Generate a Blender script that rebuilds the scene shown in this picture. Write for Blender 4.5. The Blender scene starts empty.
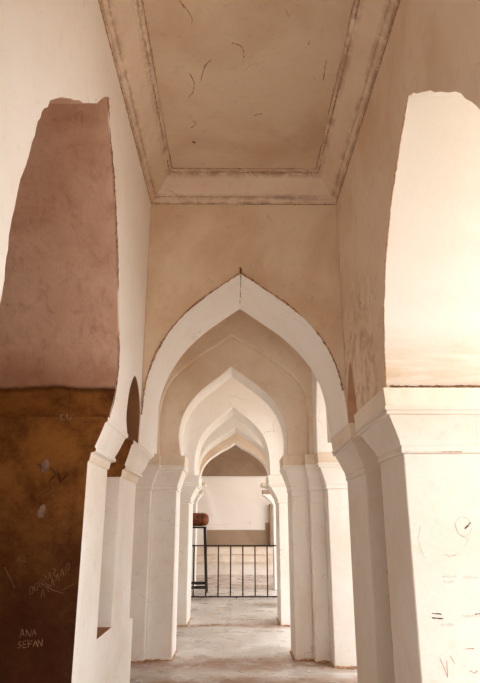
import bpy, bmesh, math, random
from mathutils import Vector

random.seed(7)
sc = bpy.context.scene
C = sc.collection
S = 1.6            # everything below is measured in eye heights; S turns that into metres

# ------------------------------------------------------------------ camera
cam_d = bpy.data.cameras.new('camera')
cam = bpy.data.objects.new('camera', cam_d); C.objects.link(cam)
cam_d.sensor_fit = 'HORIZONTAL'
cam_d.sensor_width = 36.0
cam_d.lens = 36.0 * 600 / 480
cam_d.clip_start = 0.05
cam.location = (0, 0, S)
cam.rotation_euler = (math.radians(90) + math.atan(185 / 600), 0, -math.atan(5 / 628))
sc.camera = cam

# ------------------------------------------------------------------ light
world = bpy.data.worlds.new('world'); sc.world = world
world.use_nodes = True
wn = world.node_tree.nodes; wl = world.node_tree.links
bg = wn['Background']
bg.inputs['Color'].default_value = (1.0, 0.975, 0.955, 1)
bg.inputs['Strength'].default_value = 4.0

sun_d = bpy.data.lights.new('sun', 'SUN')
sun_d.energy = 3.5; sun_d.angle = math.radians(3); sun_d.color = (1.0, 0.93, 0.86)
sun = bpy.data.objects.new('sun', sun_d); C.objects.link(sun)
sun.rotation_euler = Vector((-0.35, -0.25, 1.0)).to_track_quat('Z', 'Y').to_euler()

sc.view_settings.view_transform = 'Standard'
sc.view_settings.look = 'None'
sc.view_settings.gamma = 1
sc.view_settings.use_curve_mapping = False
sc.view_settings.exposure = 0.0
sc.cycles.use_denoising = True
sc.cycles.max_bounces = 14
sc.cycles.diffuse_bounces = 10
sc.cycles.sample_clamp_indirect = 8

# ------------------------------------------------------------------ materials
def lin(c):
    return tuple((v / 255 / 12.92) if v / 255 <= 0.04045 else ((v / 255 + 0.055) / 1.055) ** 2.4 for v in c) + (1,)

class NT:
    def __init__(s, name):
        s.m = bpy.data.materials.new(name); s.m.use_nodes = True
        s.t = s.m.node_tree; s.n = s.t.nodes; s.l = s.t.links
        s.b = s.n['Principled BSDF']
        s.pos = s.n.new('ShaderNodeNewGeometry').outputs['Position']
        sx = s.n.new('ShaderNodeSeparateXYZ'); s.l.new(s.pos, sx.inputs[0]); s.xyz = sx.outputs
    def noise(s, scale, detail=5, rough=0.6, dist=0.0, stretch=None, off=(0, 0, 0)):
        mp = s.n.new('ShaderNodeMapping'); s.l.new(s.pos, mp.inputs[0])
        mp.inputs['Location'].default_value = off
        if stretch: mp.inputs['Scale'].default_value = stretch
        n = s.n.new('ShaderNodeTexNoise'); s.l.new(mp.outputs[0], n.inputs['Vector'])
        n.inputs['Scale'].default_value = scale; n.inputs['Detail'].default_value = detail
        n.inputs['Roughness'].default_value = rough; n.inputs['Distortion'].default_value = dist
        return n.outputs['Fac']
    def ramp(s, v, a, b, lo=0.0, hi=1.0):
        r = s.n.new('ShaderNodeMapRange'); r.interpolation_type = 'SMOOTHSTEP'
        if isinstance(v, float): r.inputs[0].default_value = v
        else: s.l.new(v, r.inputs[0])
        for i, x in zip((1, 2, 3, 4), (a, b, lo, hi)): r.inputs[i].default_value = x
        return r.outputs[0]
    def math(s, op, a, b=None):
        m = s.n.new('ShaderNodeMath'); m.operation = op
        for i, x in enumerate((a, b)):
            if x is None: continue
            if isinstance(x, (int, float)): m.inputs[i].default_value = x
            else: s.l.new(x, m.inputs[i])
        return m.outputs[0]
    def mix(s, f, a, b):
        m = s.n.new('ShaderNodeMix'); m.data_type = 'RGBA'
        for i, x in zip((0, 6, 7), (f, a, b)):
            if isinstance(x, (int, float)): m.inputs[i].default_value = x
            elif isinstance(x, tuple): m.inputs[i].default_value = x
            else: s.l.new(x, m.inputs[i])
        return m.outputs[2]
    def hairlines(s, scale, width, off):
        mp = s.n.new('ShaderNodeMapping'); s.l.new(s.pos, mp.inputs[0]); mp.inputs['Location'].default_value = off
        n = s.n.new('ShaderNodeTexNoise'); s.l.new(mp.outputs[0], n.inputs['Vector']); n.inputs['Scale'].default_value = 3
        v = s.n.new('ShaderNodeVectorMath'); v.operation = 'MULTIPLY_ADD'
        s.l.new(n.outputs['Color'], v.inputs[0]); v.inputs[1].default_value = (0.4, 0.4, 0.4); s.l.new(mp.outputs[0], v.inputs[2])
        w = s.n.new('ShaderNodeTexVoronoi'); w.feature = 'DISTANCE_TO_EDGE'
        w.inputs['Scale'].default_value = scale; s.l.new(v.outputs[0], w.inputs['Vector'])
        line = s.ramp(w.outputs['Distance'], 0.0, width, 1, 0)
        mask = s.ramp(s.noise(1.4, 2, 0.5, off=(off[0] + 5, 3, 1)), 0.58, 0.68)
        return s.math('MULTIPLY', line, mask)
    def finish(s, col, rough=0.85, bump=None, bs=0.25, bd=0.02, spec=0.3):
        if isinstance(col, tuple): s.b.inputs['Base Color'].default_value = col
        else: s.l.new(col, s.b.inputs['Base Color'])
        if isinstance(rough, (int, float)): s.b.inputs['Roughness'].default_value = rough
        else: s.l.new(rough, s.b.inputs['Roughness'])
        s.b.inputs['Specular IOR Level'].default_value = spec
        if bump is not None:
            bn = s.n.new('ShaderNodeBump'); bn.inputs['Strength'].default_value = bs; bn.inputs['Distance'].default_value = bd
            s.l.new(bump, bn.inputs['Height']); s.l.new(bn.outputs[0], s.b.inputs['Normal'])
        return s.m

def plaster(name, base, mott, stain, amt=0.55, seed=0.0, hair=0.5, stain_lo=0.6, band=None, joints=()):
    t = NT(name)
    big = t.noise(0.9, 6, 0.6, 0.4, off=(seed, seed * 2, 1))
    mid = t.noise(3.5, 8, 0.7, 0.6, off=(seed + 4, 2, seed))
    c = t.mix(t.math('MULTIPLY', t.ramp(big, 0.38, 0.68), amt), lin(base), lin(mott))
    st = t.math('MULTIPLY', t.ramp(mid, stain_lo, 0.85), t.ramp(big, 0.42, 0.6))
    c = t.mix(t.math('MULTIPLY', st, 0.7), c, lin(stain))
    specks = t.ramp(t.noise(26, 3, 0.6, off=(seed, 0, 9)), 0.71, 0.76)
    c = t.mix(t.math('MULTIPLY', specks, 0.30), c, lin(stain))
    h = t.hairlines(1.3, 0.006, (seed, 1.3, 0.7))
    c = t.mix(t.math('MULTIPLY', h, hair), c, lin((120, 85, 60)))
    fine = t.noise(11, 8, 0.75, 0.8, off=(2, seed, 3))
    c = t.mix(t.math('MULTIPLY', t.ramp(fine, 0.52, 0.72), 0.28 * amt), c, lin(stain))
    if band:
        (ya, yb, yc, yd), (za, zb, zc, zd) = band
        wob = t.math('MULTIPLY', t.math('SUBTRACT', t.noise(2.5, 5, 0.6, off=(7, 1, 1)), 0.5), 0.5)
        yy = t.math('ADD', t.xyz[1], wob); zz = t.math('ADD', t.xyz[2], wob)
        f = t.math('MULTIPLY', t.math('MULTIPLY', t.ramp(yy, ya * S, yb * S), t.ramp(yy, yc * S, yd * S, 1, 0)),
                   t.math('MULTIPLY', t.ramp(zz, (za + 1) * S, (zb + 1) * S), t.ramp(zz, (zc + 1) * S, (zd + 1) * S, 1, 0)))
        sm = t.ramp(t.noise(6, 9, 0.72, 0.4, off=(0, 5, 5)), 0.44, 0.66)
        c = t.mix(t.math('MULTIPLY', f, t.math('MULTIPLY', sm, 0.6)), c, lin(stain))
    for z0, w in joints:
        zz = t.math('ADD', t.xyz[2], t.math('MULTIPLY', t.math('SUBTRACT', t.noise(6, 5, 0.6, off=(4, 4, 1)), 0.5), 0.03))
        f = t.ramp(t.math('ABSOLUTE', t.math('SUBTRACT', zz, (z0 + 1) * S)), 0.0, w, 1, 0)
        c = t.mix(t.math('MULTIPLY', t.math('MULTIPLY', f, t.ramp(t.noise(5, 7, 0.75, 0.5, off=(1, 6, 2)), 0.4, 0.6)), 0.6), c, lin(stain))
    bump = t.math('ADD', t.math('MULTIPLY', t.noise(2.2, 4, 0.5, off=(seed, 7, 0)), 1.5), t.math('MULTIPLY', t.noise(30, 6, 0.7), 0.22))
    return t.finish(c, 0.85, bump, 0.35, 0.02)

M_cream = plaster('cream_limewash', (251, 249, 246), (245, 239, 231), (210, 180, 152), 0.6, 0.0)
M_pier = plaster('worn_white_limewash', (228, 222, 214), (220, 206, 190), (196, 158, 124), 0.7, 11.3, 0.4)
M_white = plaster('white_limewash', (244, 241, 237), (234, 225, 214), (196, 162, 132), 0.8, 3.1, 0.4)
M_beige = plaster('beige_limewash', (232, 214, 190), (214, 186, 154), (172, 132, 98), 0.9, 6.3)
M_rose = plaster('rose_shade_limewash', (238, 224, 206), (222, 198, 172), (180, 140, 108), 0.95, 8.7)  # for arch fronts: their shade beside the brighter soffits is in this colour
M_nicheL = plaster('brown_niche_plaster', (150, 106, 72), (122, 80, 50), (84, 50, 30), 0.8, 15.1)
M_nicheR = plaster('shade_toned_niche_plaster', (206, 168, 140), (184, 144, 114), (140, 98, 70), 0.8, 16.1)  # darker than the wall: shade inside the right slot, put into the colour
M_rosewall = plaster('smudged_rose_limewash', (236, 220, 202), (222, 198, 172), (170, 122, 84), 0.95, 13.7, 0.7, 0.6, ((2.7, 2.95, 3.7, 3.9), (.45, .6, 1.05, 1.5)))
M_ceil = plaster('aged_ceiling_plaster', (222, 202, 178), (202, 174, 144), (150, 110, 80), 0.8, 2.2, 0.7, 0.55)
M_cornice = plaster('cornice_plaster', (232, 214, 194), (214, 190, 164), (140, 98, 66), 0.6, 5.5, joints=((2.107, .03), (2.137, .03), (2.262, .05)))
M_slab = plaster('stained_slab_plaster', (238, 228, 214), (226, 206, 182), (176, 128, 86), 0.9, 9.9, 0.5, 0.5)
M_dust = plaster('brown_render', (172, 150, 130), (154, 132, 112), (122, 98, 76), 0.8, 1.7)

def brown_material():
    t = NT('grimy_brown_plaster')
    warp = t.math('ADD', t.xyz[2], t.math('MULTIPLY', t.noise(2.0, 5, 0.6), 0.10))
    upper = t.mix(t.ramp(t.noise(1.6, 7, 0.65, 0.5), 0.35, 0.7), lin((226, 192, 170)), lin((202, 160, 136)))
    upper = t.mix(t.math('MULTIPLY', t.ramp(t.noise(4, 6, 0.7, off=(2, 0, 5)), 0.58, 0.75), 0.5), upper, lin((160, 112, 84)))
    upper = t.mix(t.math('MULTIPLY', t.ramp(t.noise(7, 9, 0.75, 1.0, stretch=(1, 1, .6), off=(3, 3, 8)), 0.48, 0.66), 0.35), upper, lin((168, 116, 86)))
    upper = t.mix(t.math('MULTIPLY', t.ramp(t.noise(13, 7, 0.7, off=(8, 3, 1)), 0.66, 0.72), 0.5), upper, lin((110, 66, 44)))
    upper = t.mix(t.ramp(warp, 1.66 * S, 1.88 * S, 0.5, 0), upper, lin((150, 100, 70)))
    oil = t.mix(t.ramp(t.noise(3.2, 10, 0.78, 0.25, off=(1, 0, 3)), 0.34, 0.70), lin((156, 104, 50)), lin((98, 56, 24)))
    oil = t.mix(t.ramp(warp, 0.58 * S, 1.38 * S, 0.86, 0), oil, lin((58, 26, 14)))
    scuff = t.ramp(t.noise(9, 8, 0.8, 1.2, off=(6, 1, 2)), 0.56, 0.70)
    oil = t.mix(t.math('MULTIPLY', scuff, 0.22), oil, lin((150, 98, 62)))
    c = t.mix(t.ramp(warp, 1.637 * S + 0.05, 1.647 * S + 0.05), oil, upper)
    line = t.math('MULTIPLY', t.ramp(warp, 1.61 * S + 0.05, 1.635 * S + 0.05), t.ramp(warp, 1.64 * S + 0.05, 1.66 * S + 0.05, 1, 0))
    c = t.mix(t.math('MULTIPLY', line, 0.6), c, lin((70, 38, 20)))
    bump = t.math('ADD', t.noise(3, 6, 0.6), t.math('MULTIPLY', t.noise(22, 6, 0.7), 0.3))
    return t.finish(c, 0.8, bump, 0.5, 0.03, 0.12)
M_brown = brown_material()

def intrados_right():
    t = NT('bright_stained_plaster')
    warp = t.math('ADD', t.xyz[2], t.math('MULTIPLY', t.noise(1.5, 5, 0.6), 0.35))
    streak = t.noise(2.2, 8, 0.65, 0.8, stretch=(0.6, 0.6, 3.4), off=(0, 3, 1))
    band = t.ramp(warp, 1.62 * S + 0.1, 2.0 * S + 0.1, 1, 0)
    f = t.math('MULTIPLY', band, t.ramp(streak, 0.33, 0.62, 0.35, 1))
    c = t.mix(f, lin((232, 227, 220)), lin((206, 176, 142)))
    return t.finish(c, 0.8, t.noise(8, 6, 0.6), 0.2, 0.02)
M_intr = intrados_right()

def floor_material():
    t = NT('worn_stone_floor')
    a = t.noise(1.3, 8, 0.65, 0.8)
    c = t.mix(t.ramp(a, 0.35, 0.68), lin((222, 219, 216)), lin((196, 188, 180)))
    c = t.mix(t.math('MULTIPLY', t.ramp(t.noise(5, 8, 0.75, 0.6, off=(3, 3, 0)), 0.5, 0.8), 0.35), c, lin((176, 160, 144)))
    wy = t.math('ADD', t.xyz[1], t.math('MULTIPLY', t.noise(1.8, 6, 0.7), 0.9))
    total = None
    for y0, w in ((5.10, 0.30), (6.95, 0.14), (4.45, 0.30)):
        c0 = y0 * S + 0.45
        d = t.math('ABSOLUTE', t.math('SUBTRACT', wy, c0))
        g = t.ramp(d, 0.05, w * S + 0.12, 0.8, 0)
        total = g if total is None else t.math('MAXIMUM', total, g)
    patch = t.ramp(t.noise(2.6, 6, 0.7, off=(9, 2, 0)), 0.30, 0.52)
    c = t.mix(t.math('MULTIPLY', total, patch), c, lin((142, 94, 54)))
    jx = None
    for xx in (-0.155, 0.62):
        j = t.ramp(t.math('ABSOLUTE', t.math('SUBTRACT', t.xyz[0], xx)), 0.002, 0.008, 0.18, 0)
        jx = j if jx is None else t.math('MAXIMUM', jx, j)
    c = t.mix(jx, c, lin((120, 92, 70)))
    rough = t.ramp(t.noise(3, 6, 0.6, off=(1, 8, 0)), 0.35, 0.7, 0.22, 0.55)
    return t.finish(c, rough, t.noise(5, 3, 0.5), 0.04, 0.01, 0.5)
M_floor = floor_material()

def simple(name, col, rough=0.6, metal=0.0, nscale=20, namt=0.15, bs=0.2):
    t = NT(name)
    dark = tuple(int(v * (1 - namt * 2)) for v in col)
    c = t.mix(t.ramp(t.noise(nscale, 5, 0.6), 0.35, 0.7), lin(col), lin(dark))
    t.b.inputs['Metallic'].default_value = metal
    return t.finish(c, rough, t.noise(nscale * 3, 4, 0.6), bs, 0.004)
M_iron = simple('dark_painted_iron', (58, 44, 40), 0.5)
M_black = simple('black_metal', (34, 30, 30), 0.45)
M_wood = simple('brown_worn_leather', (140, 76, 42), 0.4, 0, 9, 0.25)
M_ring = simple('dark_brown_rim', (78, 40, 22), 0.55)
M_crack = simple('dark_crack_dirt', (150, 108, 76), 0.95, 0, 30, 0.3, 0.6)
M_chip = simple('exposed_brown_mortar', (206, 164, 130), 0.95, 0, 30, 0.2, 0.6)
M_ground = simple('sandy_ground', (206, 194, 178), 0.95, 0, 2, 0.08, 0.4)
M_scratch = simple('pale_scratches', (176, 140, 104), 0.9)
M_ink = simple('dark_ink', (84, 68, 66), 0.8)
M_inkb = simple('faded_blue_ink', (176, 174, 178), 0.8)
M_inkr = simple('reddish_brown_crayon', (196, 132, 108), 0.8)
M_rub = simple('pale_rubbed_spot', (170, 134, 112), 0.85, 0, 12, 0.15)
M_graph = simple('pencil_scribble', (168, 150, 134), 0.85)

# ------------------------------------------------------------------ mesh helpers
def W(x, y, z):                    # eye-height units, z from eye level -> metres
    return Vector((x * S, y * S, (z + 1) * S))

def prism(bm, poly, axis, a, b, mat=0, pick=None):
    """extrude a 2-D outline: axis 'y' -> (x,z) outline, 'x' -> (y,z) outline"""
    def P(p, t):
        if axis == 'y': return W(p[0], t, p[1])
        if axis == 'x': return W(t, p[0], p[1])
        return W(p[0], p[1], t)
    A = [bm.verts.new(P(p, a)) for p in poly]; B = [bm.verts.new(P(p, b)) for p in poly]
    fs = [bm.faces.new(A), bm.faces.new(B[::-1])]
    n = len(poly)
    for i in range(n):
        j = (i + 1) % n
        fs.append(bm.faces.new((A[j], A[i], B[i], B[j])))
    for f in fs: f.material_index = mat
    return fs

def box(bm, x0, x1, y0, y1, z0, z1, mat=0):
    return prism(bm, [(x0, z0), (x1, z0), (x1, z1), (x0, z1)], 'y', y0, y1, mat)

def loft(bm, rings, mat=0, mats=None):
    """rings: list of (x0,x1,y0,y1,z)"""
    vs = [[bm.verts.new(W(*p)) for p in ((x0, y0, z), (x1, y0, z), (x1, y1, z), (x0, y1, z))] for x0, x1, y0, y1, z in rings]
    fs = [bm.faces.new(vs[0][::-1]), bm.faces.new(vs[-1])]
    for k in range(len(vs) - 1):
        for i in range(4):
            j = (i + 1) % 4
            f = bm.faces.new((vs[k][i], vs[k][j], vs[k + 1][j], vs[k + 1][i])); fs.append(f)
            if mats: f.material_index = mats[k]
    return fs

def obj(name, bm, mats, parent=None, bevel=0.012, wob=0.0, angle=35):
    bmesh.ops.recalc_face_normals(bm, faces=bm.faces)
    me = bpy.data.meshes.new(name)
    bm.to_mesh(me); bm.free()
    for f in me.polygons: f.use_smooth = True
    me.set_sharp_from_angle(angle=math.radians(angle))
    for m in (mats if isinstance(mats, (list, tuple)) else [mats]): me.materials.append(m)
    o = bpy.data.objects.new(name, me); C.objects.link(o)
    if bevel:
        b = o.modifiers.new('bevel', 'BEVEL'); b.width = bevel; b.segments = 2; b.limit_method = 'ANGLE'; b.angle_limit = math.radians(40)
    if parent:
        o.parent = parent
        o.matrix_parent_inverse = parent.matrix_basis.inverted()
    return o

def tag(o, label=None, cat=None, group=None, kind=None):
    if label: o['label'] = label
    if cat: o['category'] = cat
    if group: o['group'] = group
    if kind: o['kind'] = kind
    return o

def thing(name, label, cat, loc, group=None):
    o = bpy.data.objects.new(name, None); C.objects.link(o)
    o.location = W(*loc); o.empty_display_size = 0.1
    return tag(o, label, cat, group)

def struct(name, bm, mats, label, cat, **k):
    return tag(obj(name, bm, mats, **k), label, cat, kind='structure')

def smooth_curve(pts, n=6):
    """Catmull-Rom through pts"""
    out = []
    P = [pts[0]] + list(pts) + [pts[-1]]
    for i in range(1, len(P) - 2):
        p0, p1, p2, p3 = P[i - 1:i + 3]
        for k in range(n):
            t = k / n
            out.append(tuple(0.5 * (2 * p1[j] + (p2[j] - p0[j]) * t + (2 * p0[j] - 5 * p1[j] + 4 * p2[j] - p3[j]) * t * t + (3 * p1[j] - p0[j] - 3 * p2[j] + p3[j]) * t ** 3) for j in (0, 1)))
    out.append(tuple(pts[-1]))
    return out

NORM = [(0, 1), (.12, .935), (.235, .885), (.40, .82), (.55, .745), (.69, .67), (.80, .59), (.90, .48), (.955, .37), (.99, .25), (1.0, .12), (1.0, 0)]
def arch_curve(xl, xr, xc, zl, zr, za):
    L = smooth_curve([(xc + (xl - xc) * u, zl + (za - zl) * v) for u, v in NORM], 3)
    R = smooth_curve([(xc + (xr - xc) * u, zr + (za - zr) * v) for u, v in NORM], 3)
    return L[::-1] + R[1:]

def strand(bm, pts, r, seg=5, jitter=0.0, rad=None):
    """irregular thin tube through world points"""
    rings = []
    for i, p in enumerate(pts):
        d = (pts[min(i + 1, len(pts) - 1)] - pts[max(i - 1, 0)]).normalized()
        a = d.cross(Vector((0.3, 0.5, 0.8))).normalized(); b = d.cross(a)
        r_ = rad[i] if rad else r
        rr = r_ * (1 + jitter * random.uniform(-1, 1))
        q = p + Vector([random.uniform(-1, 1) * r_ * jitter for _ in range(3)])
        rings.append([bm.verts.new(q + (a * math.cos(2 * math.pi * k / seg) + b * math.sin(2 * math.pi * k / seg)) * rr) for k in range(seg)])
    for A, B in zip(rings, rings[1:]):
        for k in range(seg):
            j = (k + 1) % seg
            bm.faces.new((A[k], A[j], B[j], B[k]))
    bm.faces.new(rings[0][::-1]); bm.faces.new(rings[-1])

def densify(pts, step=0.03):
    out = []
    for a, b in zip(pts, pts[1:]):
        n = max(1, int((b - a).length / step))
        out += [a + (b - a) * (k / n) for k in range(n)]
    return out + [pts[-1]]

def patches(pts, r, keep=0.6, step=0.03, lo=4, hi=14):
    """one ragged dirt line whose thickness comes and goes; keep = how much of it is thick"""
    d = densify(pts, step); bm = bmesh.new()
    rad = []; cur = r; i = 0
    while len(rad) < len(d):
        tgt = r * random.uniform(0.7, 1.3) if random.random() < keep else r * 0.12
        n = random.randint(lo, hi)
        for k in range(n): rad.append(cur + (tgt - cur) * min(1, (k + 1) / 3))
        cur = tgt
    strand(bm, d, r, 6, 0.35, rad)
    return bm

# ------------------------------------------------------------------ outline data (eye-height units)
ZC = 2.286
L_far = [(2.265, 1.849), (2.344, 1.738), (2.443, 1.630), (2.561, 1.480), (2.676, 1.280), (2.772, 1.069), (2.850, .864), (2.865, .692), (2.79, .55), (2.72, .466)]
L_near = [(2.265, 1.849), (2.036, 1.628), (1.816, 1.465), (1.634, 1.326), (1.537, 1.211), (1.492, 1.106), (1.452, .978), (1.421, .864), (1.401, .734), (1.397, .621), (1.395, .485)]
R_far = [(1.988, 1.640), (2.07, 1.581), (2.175, 1.500), (2.306, 1.393), (2.414, 1.28), (2.505, 1.149), (2.585, .985), (2.635, .794), (2.660, .600)]
R_near = [(1.988, 1.640), (1.855, 1.545), (1.674, 1.395), (1.527, 1.265), (1.407, 1.10), (1.34, .95), (1.31, .8), (1.30, .60)]
XL, XR = -.578, .687
OL, OR = -1.25, 1.35

# ------------------------------------------------------------------ floor and ground
bm = bmesh.new(); box(bm, -3.6, OR + .25, -3.0, 16, -1.12, -1.0)
struct('floor', bm, M_floor, 'worn grey stone floor with brown dust under the arches', 'floor', bevel=0)
bm = bmesh.new(); box(bm, OR + .25, 22, -14, 26, -1.45, -1.3)
struct('ground', bm, M_ground, 'sandy ground outside beyond the right hand side of the arcade', 'ground', bevel=0)

# ------------------------------------------------------------------ side walls of the near bay
def material_by(bm, fn):
    bmesh.ops.recalc_face_normals(bm, faces=bm.faces)
    for f in bm.faces:
        k = fn(f.normal, f.calc_center_median())
        if k is not None: f.material_index = k

def ragged(pts, a):
    return [pts[0]] + [(p[0] + random.uniform(-a, a), p[1] + random.uniform(-a, a)) for p in pts[1:-1]] + [pts[-1]]
Lf = ragged(smooth_curve(L_far, 4), .006); Ln = ragged(smooth_curve(L_near, 4), .006)
slotL = smooth_curve([(3.61, .47), (3.625, .60), (3.61, .70), (3.52, .79), (3.376, .83), (3.235, .725), (3.18, .61), (3.18, .54), (3.24, .47)], 3)
poly = [(-1.4, -1), (-1.4, ZC + .1), (3.64, ZC + .1), (3.64, .47)] + slotL + Lf[::-1] + Ln[1:] + [(1.395, -1)]
bm = bmesh.new(); prism(bm, poly, 'x', XL, OL)
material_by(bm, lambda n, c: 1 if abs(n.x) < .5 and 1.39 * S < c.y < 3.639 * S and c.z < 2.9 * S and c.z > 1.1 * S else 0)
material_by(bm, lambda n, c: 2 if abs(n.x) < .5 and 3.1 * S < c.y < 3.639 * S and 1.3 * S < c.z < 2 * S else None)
struct('wall_left', bm, [M_cream, M_brown, M_nicheL], 'cream plaster wall on the left with a large arched opening', 'wall')

Rf = ragged(smooth_curve(R_far, 4), .005); Rn = ragged(smooth_curve(R_near, 4), .005)
slotR = smooth_curve([(3.63, .60), (3.62, .72), (3.57, .83), (3.463, .945), (3.404, .815), (3.36, .69), (3.355, .60)], 3)
poly = [(-1.4, -1), (-1.4, ZC + .1), (3.64, ZC + .1)] + slotR + Rf[::-1] + Rn[1:] + [(1.30, -1)]
bm = bmesh.new(); prism(bm, poly, 'x', XR, OR)
material_by(bm, lambda n, c: 1 if abs(n.x) < .5 and 1.2 * S < c.y < 2.7 * S and c.z < 2.7 * S and c.z > 1.1 * S else 0)
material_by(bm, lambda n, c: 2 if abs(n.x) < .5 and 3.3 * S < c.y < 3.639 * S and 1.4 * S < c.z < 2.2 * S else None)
wr = struct('wall_right', bm, [M_rosewall, M_intr, M_nicheR], 'beige plaster wall on the right with a bright arched opening', 'wall')

# chipped arrises of both side openings
d = patches([W(XL + .002, y, z) for y, z in Lf], .006, .85, .02)
obj('edge_crack', d, M_chip, bpy.data.objects['wall_left'], bevel=0)
d = patches([W(XR - .002, y, z) for y, z in Rf], .004, .6, .02)
obj('edge_crack', d, M_chip, wr, bevel=0)
d = patches([W(.70, 2.652, .606), W(1.34, 2.652, .606)], .010, .93, .02)
obj('edge_crack', d, M_crack, wr, bevel=0)

# ------------------------------------------------------------------ ceiling and cornice
bm = bmesh.new(); box(bm, OL, OR, -1.4, 4.33, ZC, ZC + .1)
struct('ceiling', bm, M_ceil, 'flat aged beige plaster ceiling of the near bay', 'ceiling', bevel=0)
prof = [(0, 2.105), (.012, 2.105), (.016, 2.125), (.030, 2.130), (.034, 2.142), (.050, 2.150), (.115, 2.245), (.128, 2.252), (.130, 2.266), (.146, 2.270), (.150, 2.286)]
bm = bmesh.new(); rows = []
for p, z in prof:
    rows.append([bm.verts.new(W(*q)) for q in ((XL + p, -1.35, z), (XL + p, 3.64 - p, z), (XR - p, 3.64 - p, z), (XR - p, -1.35, z))])
for a, b in zip(rows, rows[1:]):
    for i in range(3): bm.faces.new((a[i], a[i + 1], b[i + 1], b[i]))
co = struct('trim_1', bm, M_cornice, 'moulded plaster cornice running round under the ceiling', 'cornice', bevel=0, angle=25)
for p, z, keep, r in ((.002, 2.103, .93, .005), (.032, 2.140, .6, .004), (.133, 2.268, .9, .0055), (.151, 2.284, .8, .005)):
    d = patches([W(XL + p, 1.2, z), W(XL + p, 3.64 - p, z), W(XR - p, 3.64 - p, z), W(XR - p, 1.2, z)], r, keep, .03)
    obj('dirt_line', d, M_chip, co, bevel=0)

cl = bpy.data.objects['ceiling']
for ln in ([(-0.251, 2.164), (-0.227, 2.203), (-0.207, 2.249), (-0.214, 2.284)], [(-0.248, 2.607), (-0.226, 2.674), (-0.237, 2.752), (-0.262, 2.792)],
           [(-0.128, 2.515), (-0.161, 2.557), (-0.188, 2.659)], [(-0.253, 2.99), (-0.238, 3.027), (-0.27, 3.064)], [(-0.259, 2.148), (-0.24, 2.192)],
           [(0.408, 2.622), (0.422, 2.652)], [(0.462, 2.515), (0.466, 2.659)], [(0.232, 2.203), (0.248, 2.237)], [(0.364, 2.383), (0.357, 2.408)],
           [(-.02, 2.40), (.03, 2.43), (.04, 2.50)], [(.10, 2.95), (.15, 2.93)]):
    d = bmesh.new(); strand(d, densify([W(x, y, 2.285) for x, y in smooth_curve(ln, 3)], .015), .0035, 5, .6)
    obj('crack', d, M_chip, cl, bevel=0)
d = bmesh.new(); strand(d, [W(-.269, 3.195, 2.287), W(-.262, 3.2, 2.279), W(-.254, 3.203, 2.287)], .008, 6, .3)
obj('small_hole', d, M_crack, cl, bevel=0)

# ------------------------------------------------------------------ capitals
CAP = [(0, 0), (.08, .01), (.08, .09), (.03, .10), (.14, .13), (.13, .17), (.25, .25), (.40, .36), (.55, .45), (.66, .53), (.74, .575), (.70, .58), (.90, .59), (.90, .635), (.82, .64), (.98, .655), (.98, .71), (.90, .72), (.93, .74), (1.0, 1.0)]
CAPL = [(0, 0), (.10, .05), (.16, .20), (.42, .24), (.42, .30), (.34, .33), (.60, .58), (.85, .86), (1.0, .90), (1.0, 1.0)]
def capital(bm, side, xs, xt, xo, ys, yt, z0, z1, prof=CAP, slab_mat=1):
    """side -1/+1; xs,xt inner face at shaft and at top; ys/yt = (front,back) at shaft and at top"""
    rings = []; mats = []
    for p, h in prof:
        xi = xs + (xt - xs) * p
        a, b = (xi, xo) if side > 0 else (xo, xi)
        rings.append((a, b, ys[0] + (yt[0] - ys[0]) * p, ys[1] + (yt[1] - ys[1]) * p, z0 + (z1 - z0) * h))
    mats = [slab_mat if prof[k][1] >= .7 else 0 for k in range(len(prof) - 1)]
    loft(bm, rings, mats=mats)

# ------------------------------------------------------------------ near piers
# left
pl = thing('pier', 'white left pier with two corbelled pilasters and a dark brown grimy front face', 'pier', (-.95, 3.3, -1), 'piers carrying the arches')
bm = bmesh.new()
prism(bm, [(2.65, -1), (2.65, .272), (3.07, .272), (3.07, -.5), (3.42, -.5), (3.42, .265), (3.98, .265), (3.98, -.53), (4.12, -.55), (4.12, -1)], 'x', -.64, OL)
box(bm, OL, -1.0, 3.07, 3.42, -.5, .47)
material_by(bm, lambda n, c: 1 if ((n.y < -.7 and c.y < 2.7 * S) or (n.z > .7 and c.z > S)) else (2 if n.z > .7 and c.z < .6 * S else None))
obj('shaft', bm, [M_white, M_brown, M_nicheL], pl, bevel=.005)
bm = bmesh.new(); capital(bm, -1, -.64, -.568, OL, (2.65, 3.07), (2.67, 3.20), .268, .47, CAPL, 0)
material_by(bm, lambda n, c: 1 if (n.y < -.7 or n.z > .9) else (2 if c.z < 1.31 * S else None))
obj('capital', bm, [M_white, M_brown, M_slab], pl, bevel=.006)
bm = bmesh.new(); capital(bm, -1, -.64, -.575, OL, (3.42, 3.98), (3.42, 4.22), .261, .47, CAPL, 0)
material_by(bm, lambda n, c: 1 if (n.y < -.7 or n.z > .9) else (2 if c.z < 1.31 * S else None))
obj('capital', bm, [M_white, M_brown, M_slab], pl, bevel=.006)
# right
pr = thing('pier', 'large white right pier with pencil and crayon marks on its bright front face', 'pier', (1.0, 3.3, -1), 'piers carrying the arches')
bm = bmesh.new()
prism(bm, [(.74, 2.67), (OR, 2.67), (OR, 4.24), (.774, 4.24), (.774, 3.64), (1.0, 3.64), (1.0, 3.11), (.74, 3.11)], 'z', -1, .31)
box(bm, 1.0, OR, 3.11, 3.64, .31, .60)
obj('shaft', bm, [M_pier], pr)
bm = bmesh.new(); capital(bm, 1, .74, .668, OR, (2.67, 3.11), (2.645, 3.355), .31, .60)
obj('capital', bm, [M_pier, M_slab], pr, bevel=.004)
bm = bmesh.new(); capital(bm, 1, .774, .69, OR, (3.64, 4.24), (3.61, 4.33), .30, .60)
obj('capital', bm, [M_pier, M_slab], pr, bevel=.004)

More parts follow.
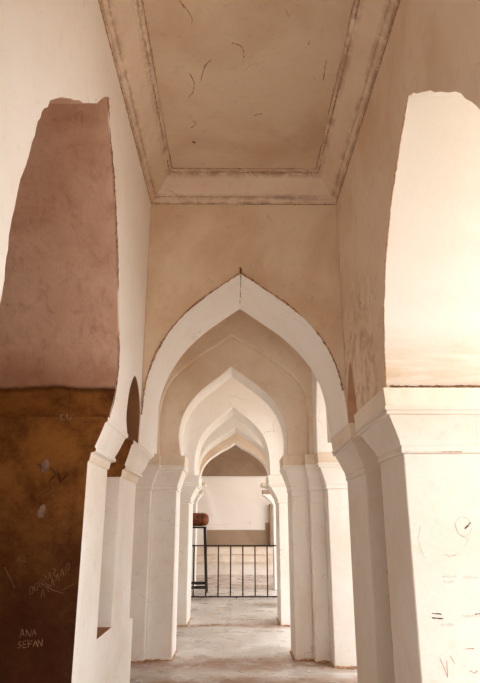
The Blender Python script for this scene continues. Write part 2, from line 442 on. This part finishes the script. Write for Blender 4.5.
d = patches([W(.742, 3.113, -1), W(.742, 3.113, .30)], .004, .45, .02, 3, 8); obj('seam', d, M_chip, pr, bevel=0)
d = patches([W(1.0, 2.667, .315), W(.748, 2.667, .315)], .0035, .5, .02, 3, 8); obj('seam', d, M_chip, pr, bevel=0)

# ------------------------------------------------------------------ the pointed arches, one behind the other
def arch_wall(label, curve, y0, y1, top, mats, xl=OL, xr=OR, loc=None, crack=False, zl=None, zr=None, orders=None):
    t = thing('pointed_arch', label, 'arch', (0, y0, curve[0][1]), 'pointed arches of the passage')
    zl = curve[0][1] if zl is None else zl; zr = curve[-1][1] if zr is None else zr
    poly = [(xl, zl), (xl, top), (xr, top), (xr, zr)] + curve[::-1]
    bm = bmesh.new(); prism(bm, poly, 'y', y0, y1)
    material_by(bm, lambda n, c: 1 if abs(n.y) < .5 else 0)
    obj('arch_band', bm, mats, t, bevel=.012)
    if orders:
        for cv, a, b in orders:
            poly = [(xl, cv[0][1]), (xl, top), (xr, top), (xr, cv[-1][1])] + cv[::-1]
            bm = bmesh.new(); prism(bm, poly, 'y', a, b)
            obj('outer_arch_band', bm, mats, t, bevel=.02)
    return t

A1l = [(-.575, .47), (-.574, .652), (-.552, .872), (-.49, 1.066), (-.39, 1.233), (-.265, 1.369), (-.12, 1.485), (.033, 1.594)]
A1r = [(.033, 1.594), (.196, 1.478), (.365, 1.352), (.515, 1.190), (.614, 1.017), (.668, .808), (.69, .60)]
c1 = smooth_curve(A1l, 4) + smooth_curve(A1r, 4)[1:]
a1 = arch_wall('nearest pointed arch, its crown edged by a dark crack under the beige wall', c1, 3.64, 4.33, ZC, [M_beige, M_cream])  # beige front, paler soffit: the contrast of light is put into the colours
d = patches([W(x, 3.636, z) for x, z in c1[4:-4]], .009, .92, .025)
obj('edge_crack', d, M_chip, a1, bevel=0)
d = bmesh.new()
strand(d, [W(.033, 3.634, 1.585), W(.030, 3.632, 1.60), W(.035, 3.632, 1.615), W(.032, 3.634, 1.63)], .012, 6, .3)
strand(d, densify([W(.034, 3.632, 1.59), W(.036, 3.85, 1.592), W(.033, 4.2, 1.592)], .04), .004, 5, .5)
obj('crown_crack', d, M_crack, a1, bevel=0)

c2 = smooth_curve([(-.463, .578), (-.478, .68), (-.485, .765), (-.461, .907), (-.393, 1.039), (-.288, 1.161), (-.144, 1.272), (-.036, 1.366)], 4) + \
     smooth_curve([(-.036, 1.366), (.085, 1.276), (.24, 1.158), (.358, 1.027), (.425, .880), (.448, .742), (.440, .578)], 4)[1:]
rib = smooth_curve([(-.640, .578), (-.650, .72), (-.652, .90), (-.62, 1.09), (-.527, 1.265), (-.31, 1.453), (-.15, 1.55), (-.036, 1.640)], 4) + \
      smooth_curve([(-.036, 1.640), (.10, 1.555), (.222, 1.480), (.483, 1.294), (.585, 1.146), (.625, 1.004), (.628, .85), (.625, .578)], 4)[1:]
arch_wall('second pointed arch, framed by a shallow raised outer rib', c2, 5.2, 5.57, 2.12, [M_rose, M_white], orders=[(rib, 5.12, 5.2)])  # shade of the front and brightness of the soffit come from the colours
c3 = arch_curve(-.452, .39, -.025, .55, .55, 1.337)
arch_wall('third pointed arch, small and bright behind the second arch', c3, 6.9, 7.45, 2.12, [M_cream, M_white])
c4 = arch_curve(-.53, .50, .008, .57, .57, 1.331)
arch_wall('fourth pointed arch resting on small bracket capitals', c4, 8.4, 8.9, 2.12, [M_cream, M_white])
c5 = arch_curve(-.62, .60, .0, .60, .60, 1.415)
arch_wall('farthest pointed arch, a thin rim in front of the brown upper wall', c5, 10.65, 10.95, 2.12, [M_rose, M_cream])

# ------------------------------------------------------------------ piers of the deeper bays
def pier(label, side, pieces, zt, zb, mats=(M_white, M_slab), xo=None, foot=True):
    """pieces: (x_shaft, x_top, x_outer, y_front, y_back)"""
    t = thing('pier', label, 'pier', (side * .9, pieces[0][3] + .2, -1), 'piers carrying the arches')
    bs = bmesh.new(); bc = bmesh.new(); bd = bmesh.new()
    for xs, xt, xo_, yf, yb in pieces:
        box(bs, min(side * xs, side * xo_), max(side * xs, side * xo_), yf, yb, -1, zb)
        capital(bc, side, side * xs, side * xt, side * xo_, (yf, yb), (yf - .03, yb + .02), zb, zt)
    obj('shaft', bs, [mats[0]], t)
    obj('capital', bc, list(mats), t, bevel=.004)
    if foot:
        for xs, xt, xo_, yf, yb in pieces:
            strand(bd, densify([W(side * xo_, yf - .004, -.996), W(side * (xs - .004), yf - .004, -.996), W(side * (xs - .004), yb, -.996)], .05), .014, 6, .5)
        obj('dusty_foot', bd, M_chip, t, bevel=0)
    return t

pier('second pier on the left, warm shaded face beside the near pilaster', -1,
     [(.492, .425, .70, 5.2, 5.57), (.70, .63, .90, 5.15, 5.55), (.90, .84, 1.25, 4.97, 5.5)], .578, .29)
pier('second pier on the right, stepped in three with stained capital tops', 1,
     [(.472, .405, .62, 5.2, 5.57), (.62, .585, .74, 5.12, 5.55), (.74, .668, 1.35, 4.95, 5.5)], .578, .29)
pier('third pier on the left, slim and bright beside the black stand', -1, [(.505, .40, 1.25, 6.9, 7.45)], .55, .25, (M_white, M_white))
pier('third pier on the right, slim and bright with a plain corbelled capital', 1, [(.485, .37, 1.35, 6.9, 7.45)], .55, .25, (M_white, M_white))
pier('fourth pier on the left, with a small bracket capital above the stand', -1, [(.60, .40, 1.25, 8.4, 8.9)], .57, .47, foot=False)
pier('fourth pier on the right, with a small bracket capital', 1, [(.60, .36, 1.35, 8.4, 8.9)], .57, .47, foot=False)
pier('farthest pier on the left, pale, behind the iron fence', -1, [(.66, .56, 1.25, 10.65, 10.95)], .60, .40, (M_cream, M_slab), foot=False)
pier('farthest pier on the right, with a brown stained capital, behind the iron fence', 1, [(.655, .47, 1.35, 10.65, 10.95)], .60, .36, (M_cream, M_dust), foot=False)

# side walls between them, each with an arched side opening
def side_wall(name, label, x0, x1, y0, y1, z, top, openings, mats):
    poly = [(y0, z), (y0, top), (y1, top), (y1, z)]
    for a, b in openings:
        m = (a + b) / 2; h = min(1.2, (b - a) * 1.2)
        cv = arch_curve(a, b, m, z, z, z + h)
        poly += cv[::-1]
    bm = bmesh.new(); prism(bm, poly, 'x', x0, x1)
    struct(name, bm, mats, label, 'wall')
for k, (y0, y1, z, lab) in enumerate([(4.33, 5.12, .578, 'second bay'), (5.57, 6.9, .55, 'third bay'), (7.45, 8.4, .55, 'fourth bay'), (8.9, 10.65, .57, 'fenced bay')]):
    m0, m1 = y0 + .03, y1 - .08
    if k == 0: m1 = 4.95
    side_wall('wall_left', 'plaster side wall with arched opening, left of the ' + lab, -.66 if k < 1 else -.62, OL, y0, y1, z, 2.12, [(m0, m1)], [M_cream])
    side_wall('wall_right', 'plaster side wall with arched opening, right of the ' + lab, .668 if k < 1 else .62, OR, y0, y1, z, 2.12, [(m0, m1)], [M_cream])
bm = bmesh.new(); box(bm, OL, OR, 4.33, 10.95, 2.12, 2.22)
struct('ceiling', bm, M_beige, 'plaster ceiling over the deeper bays of the passage', 'ceiling', bevel=0)
bm = bmesh.new(); box(bm, OL, 3.6, 10.95, 14.8, 2.62, 2.72)  # out of view, added to dim the far hall
struct('ceiling', bm, M_beige, 'unseen ceiling added over the hall with the steps to dim it', 'ceiling', bevel=0)

# left aisle: unseen wall added to block light, ceiling lengthened against the sun
bm = bmesh.new(); box(bm, -3.6, -3.5, -3.0, 16, -1, 2.4)
struct('wall_left', bm, M_dust, 'unseen plain wall beyond the left aisle, added to block light', 'wall', bevel=0)
bm = bmesh.new(); box(bm, -3.6, OL, -3.0, 14.8, 2.4, 2.5)
struct('ceiling', bm, M_ceil, 'unseen ceiling of the left aisle, lengthened to keep sun off the steps', 'ceiling', bevel=0)

bm = bmesh.new(); cvb = arch_curve(-.55, .65, .05, .6, .6, 1.6)  # unseen wall, added to cut light from behind the camera
prism(bm, [(-3.6, -1), (-3.6, 2.6), (OR, 2.6), (OR, -1), (.65, -1)] + cvb[::-1] + [(-.55, -1)], 'y', -3.1, -3.0)
struct('light_block_back', bm, M_beige, 'unseen wall with an arched doorway behind the viewer, added to cut light', 'wall', bevel=0)
bm = bmesh.new(); box(bm, OL, OR, -3.0, -1.4, 2.4, 2.5)
struct('ceiling', bm, M_ceil, 'ceiling of the bay behind the viewer', 'ceiling', bevel=0)
bm = bmesh.new(); box(bm, OR - .2, OR, -3.0, -1.4, -1, 2.4)
struct('wall_right', bm, M_beige, 'plaster side wall behind the viewer', 'wall', bevel=0)

# ------------------------------------------------------------------ far court: steps and end wall
M_tymp = plaster('grey_brown_render', (156, 132, 112), (134, 110, 90), (104, 80, 62), 0.8, 1.7)
side_wall('wall_right', 'unseen wall with one arched opening, added to limit light in the hall with the steps', 3.5, 3.6, 10.95, 14.8, -1, 2.62, [(11.2, 14.5)], [M_cream])  # out of view, added to hold back light from the right
bm = bmesh.new(); box(bm, -3.5, 4.0, 14.6, 14.8, -1, 1.15); struct('wall_far', bm, M_cream, 'pale plaster end wall beyond the fence', 'wall')
bm = bmesh.new(); box(bm, -3.5, 4.0, 14.55, 14.8, 1.15, 2.6); struct('wall_far', bm, M_tymp, 'grey brown upper part of the end wall under the last arch', 'wall')
bm = bmesh.new(); prism(bm, [(-.65, -.45), (-.65, -.077), (.70, -.077), (.70, .08), (.86, .10), (.86, -.45)], 'y', 14.57, 14.6)
tag(obj('plaster_patch', bm, M_dust, bpy.data.objects['wall_far'], bevel=0))
bm = bmesh.new(); box(bm, .80, 1.0, 14.36, 14.6, -.444, .50); obj('half_column', bm, M_dust, bpy.data.objects['wall_far'], bevel=.02)
bm = bmesh.new(); box(bm, -.85, .68, 14.575, 14.6, .045, .06)
obj('string_course', bm, M_cream, bpy.data.objects['wall_far'], bevel=.004)
M_stain = plaster('stained_step_plaster', (248, 242, 234), (232, 218, 202), (160, 122, 92), 0.8, 4.4, .6, .5)
t = thing('steps', 'whitewashed stained stone steps below the end wall, seen through the fence', 'steps', (0, 14.2, -1))
for (y0, z1, z0) in ((13.87, -.758, -1), (14.12, -.60, -.758), (14.36, -.444, -.60)):
    bm = bmesh.new(); box(bm, -3.4, 3.45, y0, 14.56, z0, z1 - .02); box(bm, -3.4, 3.45, y0 - .03, 14.56, z1 - .02, z1, 1)
    obj('step', bm, [M_stain, M_slab], t, bevel=.01)

# ------------------------------------------------------------------ iron fence
fy = 9.42
def tube(bm, a, b, r, seg=8):
    strand(bm, [W(*a), W(*b)], r, seg)
t = thing('iron_fence', 'low dark iron fence of thin upright bars across the passage', 'fence', (0, fy, -1))
bm = bmesh.new(); box(bm, -1.2, 1.2, fy - .012, fy + .012, -.282, -.262); obj('top_rail', bm, M_iron, t, bevel=.002)
bm = bmesh.new(); box(bm, -1.2, 1.2, fy - .012, fy + .012, -.985, -.965); obj('bottom_rail', bm, M_iron, t, bevel=.002)
for k in range(-6, 8):
    x = -.064 + .1805 * k
    if abs(x) > 1.2: continue
    bm = bmesh.new(); tube(bm, (x, fy, -.966), (x, fy, -.281), .0105 * S, 8); obj('bar', bm, M_iron, t, bevel=0)
for x in (-1.15, .022, 1.15):
    bm = bmesh.new(); box(bm, x - .009, x + .009, fy - .009, fy + .009, -1.0, -.984); obj('foot', bm, M_iron, t, bevel=0)

# ------------------------------------------------------------------ stand with the brown roll
t = thing('stand', 'tall black metal stand with double foot rails behind the fence', 'stand', (-.78, 10.32, -1))
y0, y1 = 10.20, 10.44
bm = bmesh.new(); box(bm, -1.06, -.475, y0 - .015, y1 + .015, -.028, 0.0); obj('top_frame', bm, M_black, t, bevel=.003)
for x0, x1 in ((-.495, -.452), (-1.04, -1.083)):
    for y in (y0, y1):
        bm = bmesh.new()
        dx = .017
        vs = [(x0 - dx, y - dx, -.028), (x0 + dx, y - dx, -.028), (x0 + dx, y + dx, -.028), (x0 - dx, y + dx, -.028)]
        ws = [(x1 - dx, y - dx, -1), (x1 + dx, y - dx, -1), (x1 + dx, y + dx, -1), (x1 - dx, y + dx, -1)]
        A = [bm.verts.new(W(*v)) for v in vs]; B = [bm.verts.new(W(*v)) for v in ws]
        bm.faces.new(A); bm.faces.new(B[::-1])
        for i in range(4): bm.faces.new((A[i], B[i], B[(i + 1) % 4], A[(i + 1) % 4]))
        obj('leg', bm, M_black, t, bevel=.002)
for z in (-.865, -.93):
    for y in (y0, y1):
        bm = bmesh.new(); box(bm, -1.075, -.455, y - .012, y + .012, z - .012, z + .012); obj('crossbar', bm, M_black, t, bevel=.002)
    for x in (-.457, -1.077):
        bm = bmesh.new(); box(bm, x - .012, x + .012, y0, y1, z - .012, z + .012); obj('crossbar', bm, M_black, t, bevel=.002)
t = thing('drum', 'brown rounded barrel drum lying on top of the black stand', 'drum', (-.78, 10.32, 0))
def lathe_x(profile, yc, zc, seg=28):
    bm = bmesh.new(); rings = []
    for x, r in profile:
        rings.append([bm.verts.new(W(x, yc + r * math.cos(2 * math.pi * k / seg), zc + r * math.sin(2 * math.pi * k / seg))) for k in range(seg)])
    for a, b in zip(rings, rings[1:]):
        for k in range(seg): bm.faces.new((a[k], a[(k + 1) % seg], b[(k + 1) % seg], b[k]))
    bm.faces.new(rings[0][::-1]); bm.faces.new(rings[-1]); return bm
obj('body', lathe_x([(-1.10, .085), (-1.04, .098), (-.9, .104), (-.7, .106), (-.56, .104), (-.50, .098)], 10.32, .110), M_wood, t, bevel=0)
obj('end_cap', lathe_x([(-.50, .098), (-.480, .094), (-.462, .085), (-.446, .068), (-.436, .045), (-.432, .015)], 10.32, .110), M_wood, t, bevel=0)
obj('rim', lathe_x([(-.548, .103), (-.548, .1075), (-.535, .1075), (-.535, .102)], 10.32, .110), M_ring, t, bevel=0)

# ------------------------------------------------------------------ writing and marks
def strokes(name, parent, lines, y, r, mat, jitter=.35):
    bm = bmesh.new()
    for ln in lines:
        strand(bm, densify([W(x, y, z) for x, z in ln], .012), r, 4, jitter)
    return obj(name, bm, mat, parent, bevel=0)

GLYPH = {'A': [[(0, 0), (.5, 1), (1, 0)], [(.2, .4), (.8, .4)]], 'N': [[(0, 0), (0, 1), (1, 0), (1, 1)]],
         'S': [[(1, .9), (.5, 1), (.05, .8), (.5, .5), (.95, .25), (.5, 0), (0, .1)]], 'E': [[(1, 1), (0, 1), (0, 0), (1, 0)], [(0, .5), (.8, .5)]],
         'F': [[(1, 1), (0, 1), (0, 0)], [(0, .5), (.7, .5)]]}
def word(txt, x, z, w, h, slope=0.0, gap=.3):
    out = []
    for ch in txt:
        for ln in GLYPH[ch]:
            out.append([(x + p[0] * w, z + p[1] * h + slope * (x + p[0] * w)) for p in ln])
        x += w * (1 + gap)
    return out
yl = 2.6485
for w_, x_, z_, g_, h_ in (('ANA', -.862, -.338, .019, .027), ('SEFAN', -.866, -.378, .016, .024)):
    strokes('scratched_word', pl, [[(x + random.uniform(-.003, .003), z + random.uniform(-.003, .003)) for x, z in ln] for ln in word(w_, x_, z_, g_, h_, .1)], yl, .0016, M_scratch)
def scribble(cx, cz, n, w, h, slope=.4):
    out = []
    for i in range(n):
        x = cx + w * i; z = cz + slope * w * i
        k = random.choice((0, 1, 2))
        if k == 0: out.append([(x + .5 * w + .4 * w * math.cos(a), z + .5 * h + .5 * h * math.sin(a)) for a in [j * .9 for j in range(8)]])
        elif k == 1: out.append([(x, z), (x + .3 * w, z + h), (x + .8 * w, z + .1 * h)])
        else: out.append([(x, z + h), (x + .7 * w, z + .8 * h), (x + .1 * w, z + .3 * h), (x + .8 * w, z)])
    return out
for sc_ in (scribble(-.84, -.265, 6, .018, .032, .75), scribble(-.79, -.275, 6, .018, .030, 1.1), scribble(-.90, -.14, 2, .02, .02, 0),
            [[(-.95, -.16), (-.90, -.24)]], [[(-.80, -.22), (-.74, -.25), (-.70, -.26)]], [[(-.71, -.25), (-.68, -.235), (-.66, -.225)]]):
    strokes('scratched_writing', pl, sc_, yl, .0010, M_rub)
for sc_ in ([[(-.80, .245), (-.77, .215), (-.80, .185), (-.79, .15), (-.82, .13)]], [[(-.765, .235), (-.75, .18), (-.72, .22)]], [[(-.86, .26), (-.84, .25), (-.82, .265)]]):
    strokes('dark_scribble', pl, sc_, yl, .0025, M_ring)
for sc_ in ([[(-.762, .478), (-.775, .470), (-.772, .455), (-.758, .452)]], [[(-.748, .476), (-.745, .455), (-.733, .451), (-.728, .462)]]):
    strokes('scratched_sign', pl, sc_, yl, .0045, M_rub)
for cx, cz, w, h in ((-.822, .252, .018, .030), (-.818, .062, .016, .030)):
    bm = bmesh.new()
    vs = [bm.verts.new(W(cx + w * math.cos(a) * random.uniform(.7, 1.2) + .3 * w * math.sin(a), yl - .001, cz + h * math.sin(a) * random.uniform(.8, 1.1))) for a in [k * math.pi / 8 for k in range(16)]]
    r = bmesh.ops.extrude_face_region(bm, geom=[bm.faces.new(vs)])
    bmesh.ops.translate(bm, vec=(0, -.0015, 0), verts=[v for v in r['geom'] if isinstance(v, bmesh.types.BMVert)])
    obj('rubbed_spot', bm, M_rub, pl, bevel=0)
yr = 2.670
for nm, ln, rr, mt in (
    ('dark_mark', [[(.977, -.010), (.992, .002), (1.006, .018)], [(.982, -.008), (.998, .004)]], .004, M_ink),
    ('dark_mark', [[(.808, -.340), (.846, -.343)]], .004, M_ink), ('dark_mark', [[(.806, -.356), (.852, -.360)]], .004, M_ink),
    ('dark_mark', [[(.984, -.342), (1.04, -.340)]], .004, M_ink),
    ('pencil_ring', [[(.974 + .034 * math.cos(a), .0 + .040 * math.sin(a)) for a in [.2 + k * .33 for k in range(19)]]], .0012, M_graph),
    ('pencil_stroke', [[(.935, .02), (.95, -.03), (.99, -.055), (.97, -.08)]], .0014, M_graph),
    ('pencil_stroke', [[(.79, .0), (.775, -.05), (.785, -.10), (.80, -.13)]], .0012, M_graph),
    ('pencil_stroke', [[(.88, -.11), (.90, -.12), (.93, -.115)]], .0014, M_graph),
    ('crayon_mark', [[(.823, -.503), (.838, -.54), (.848, -.575), (.850, -.515)]], .0022, M_inkr),
    ('crayon_mark', [[(.866, -.496), (.882, -.525)]], .0022, M_inkr), ('crayon_mark', [[(.93, -.472), (.965, -.470)]], .0026, M_inkr),
    ('crayon_mark', [[(.94, -.55), (.955, -.56), (.97, -.55)]], .002, M_inkr)):
    strokes(nm, pr, ln, yr, rr, mt)
for x_, z_, n_ in ((.86, -.20, 5), (.865, -.222, 4), (.95, -.205, 5), (.84, -.385, 4), (.93, -.352, 6)):
    ln = []
    for k in range(n_):
        x = x_ + .013 * k
        ln += [(x, z_), (x + .005, z_ + random.uniform(.004, .009)), (x + .009, z_ - random.uniform(0, .005))]
    strokes('pencil_writing', pr, [ln], yr, .0016, M_inkb)
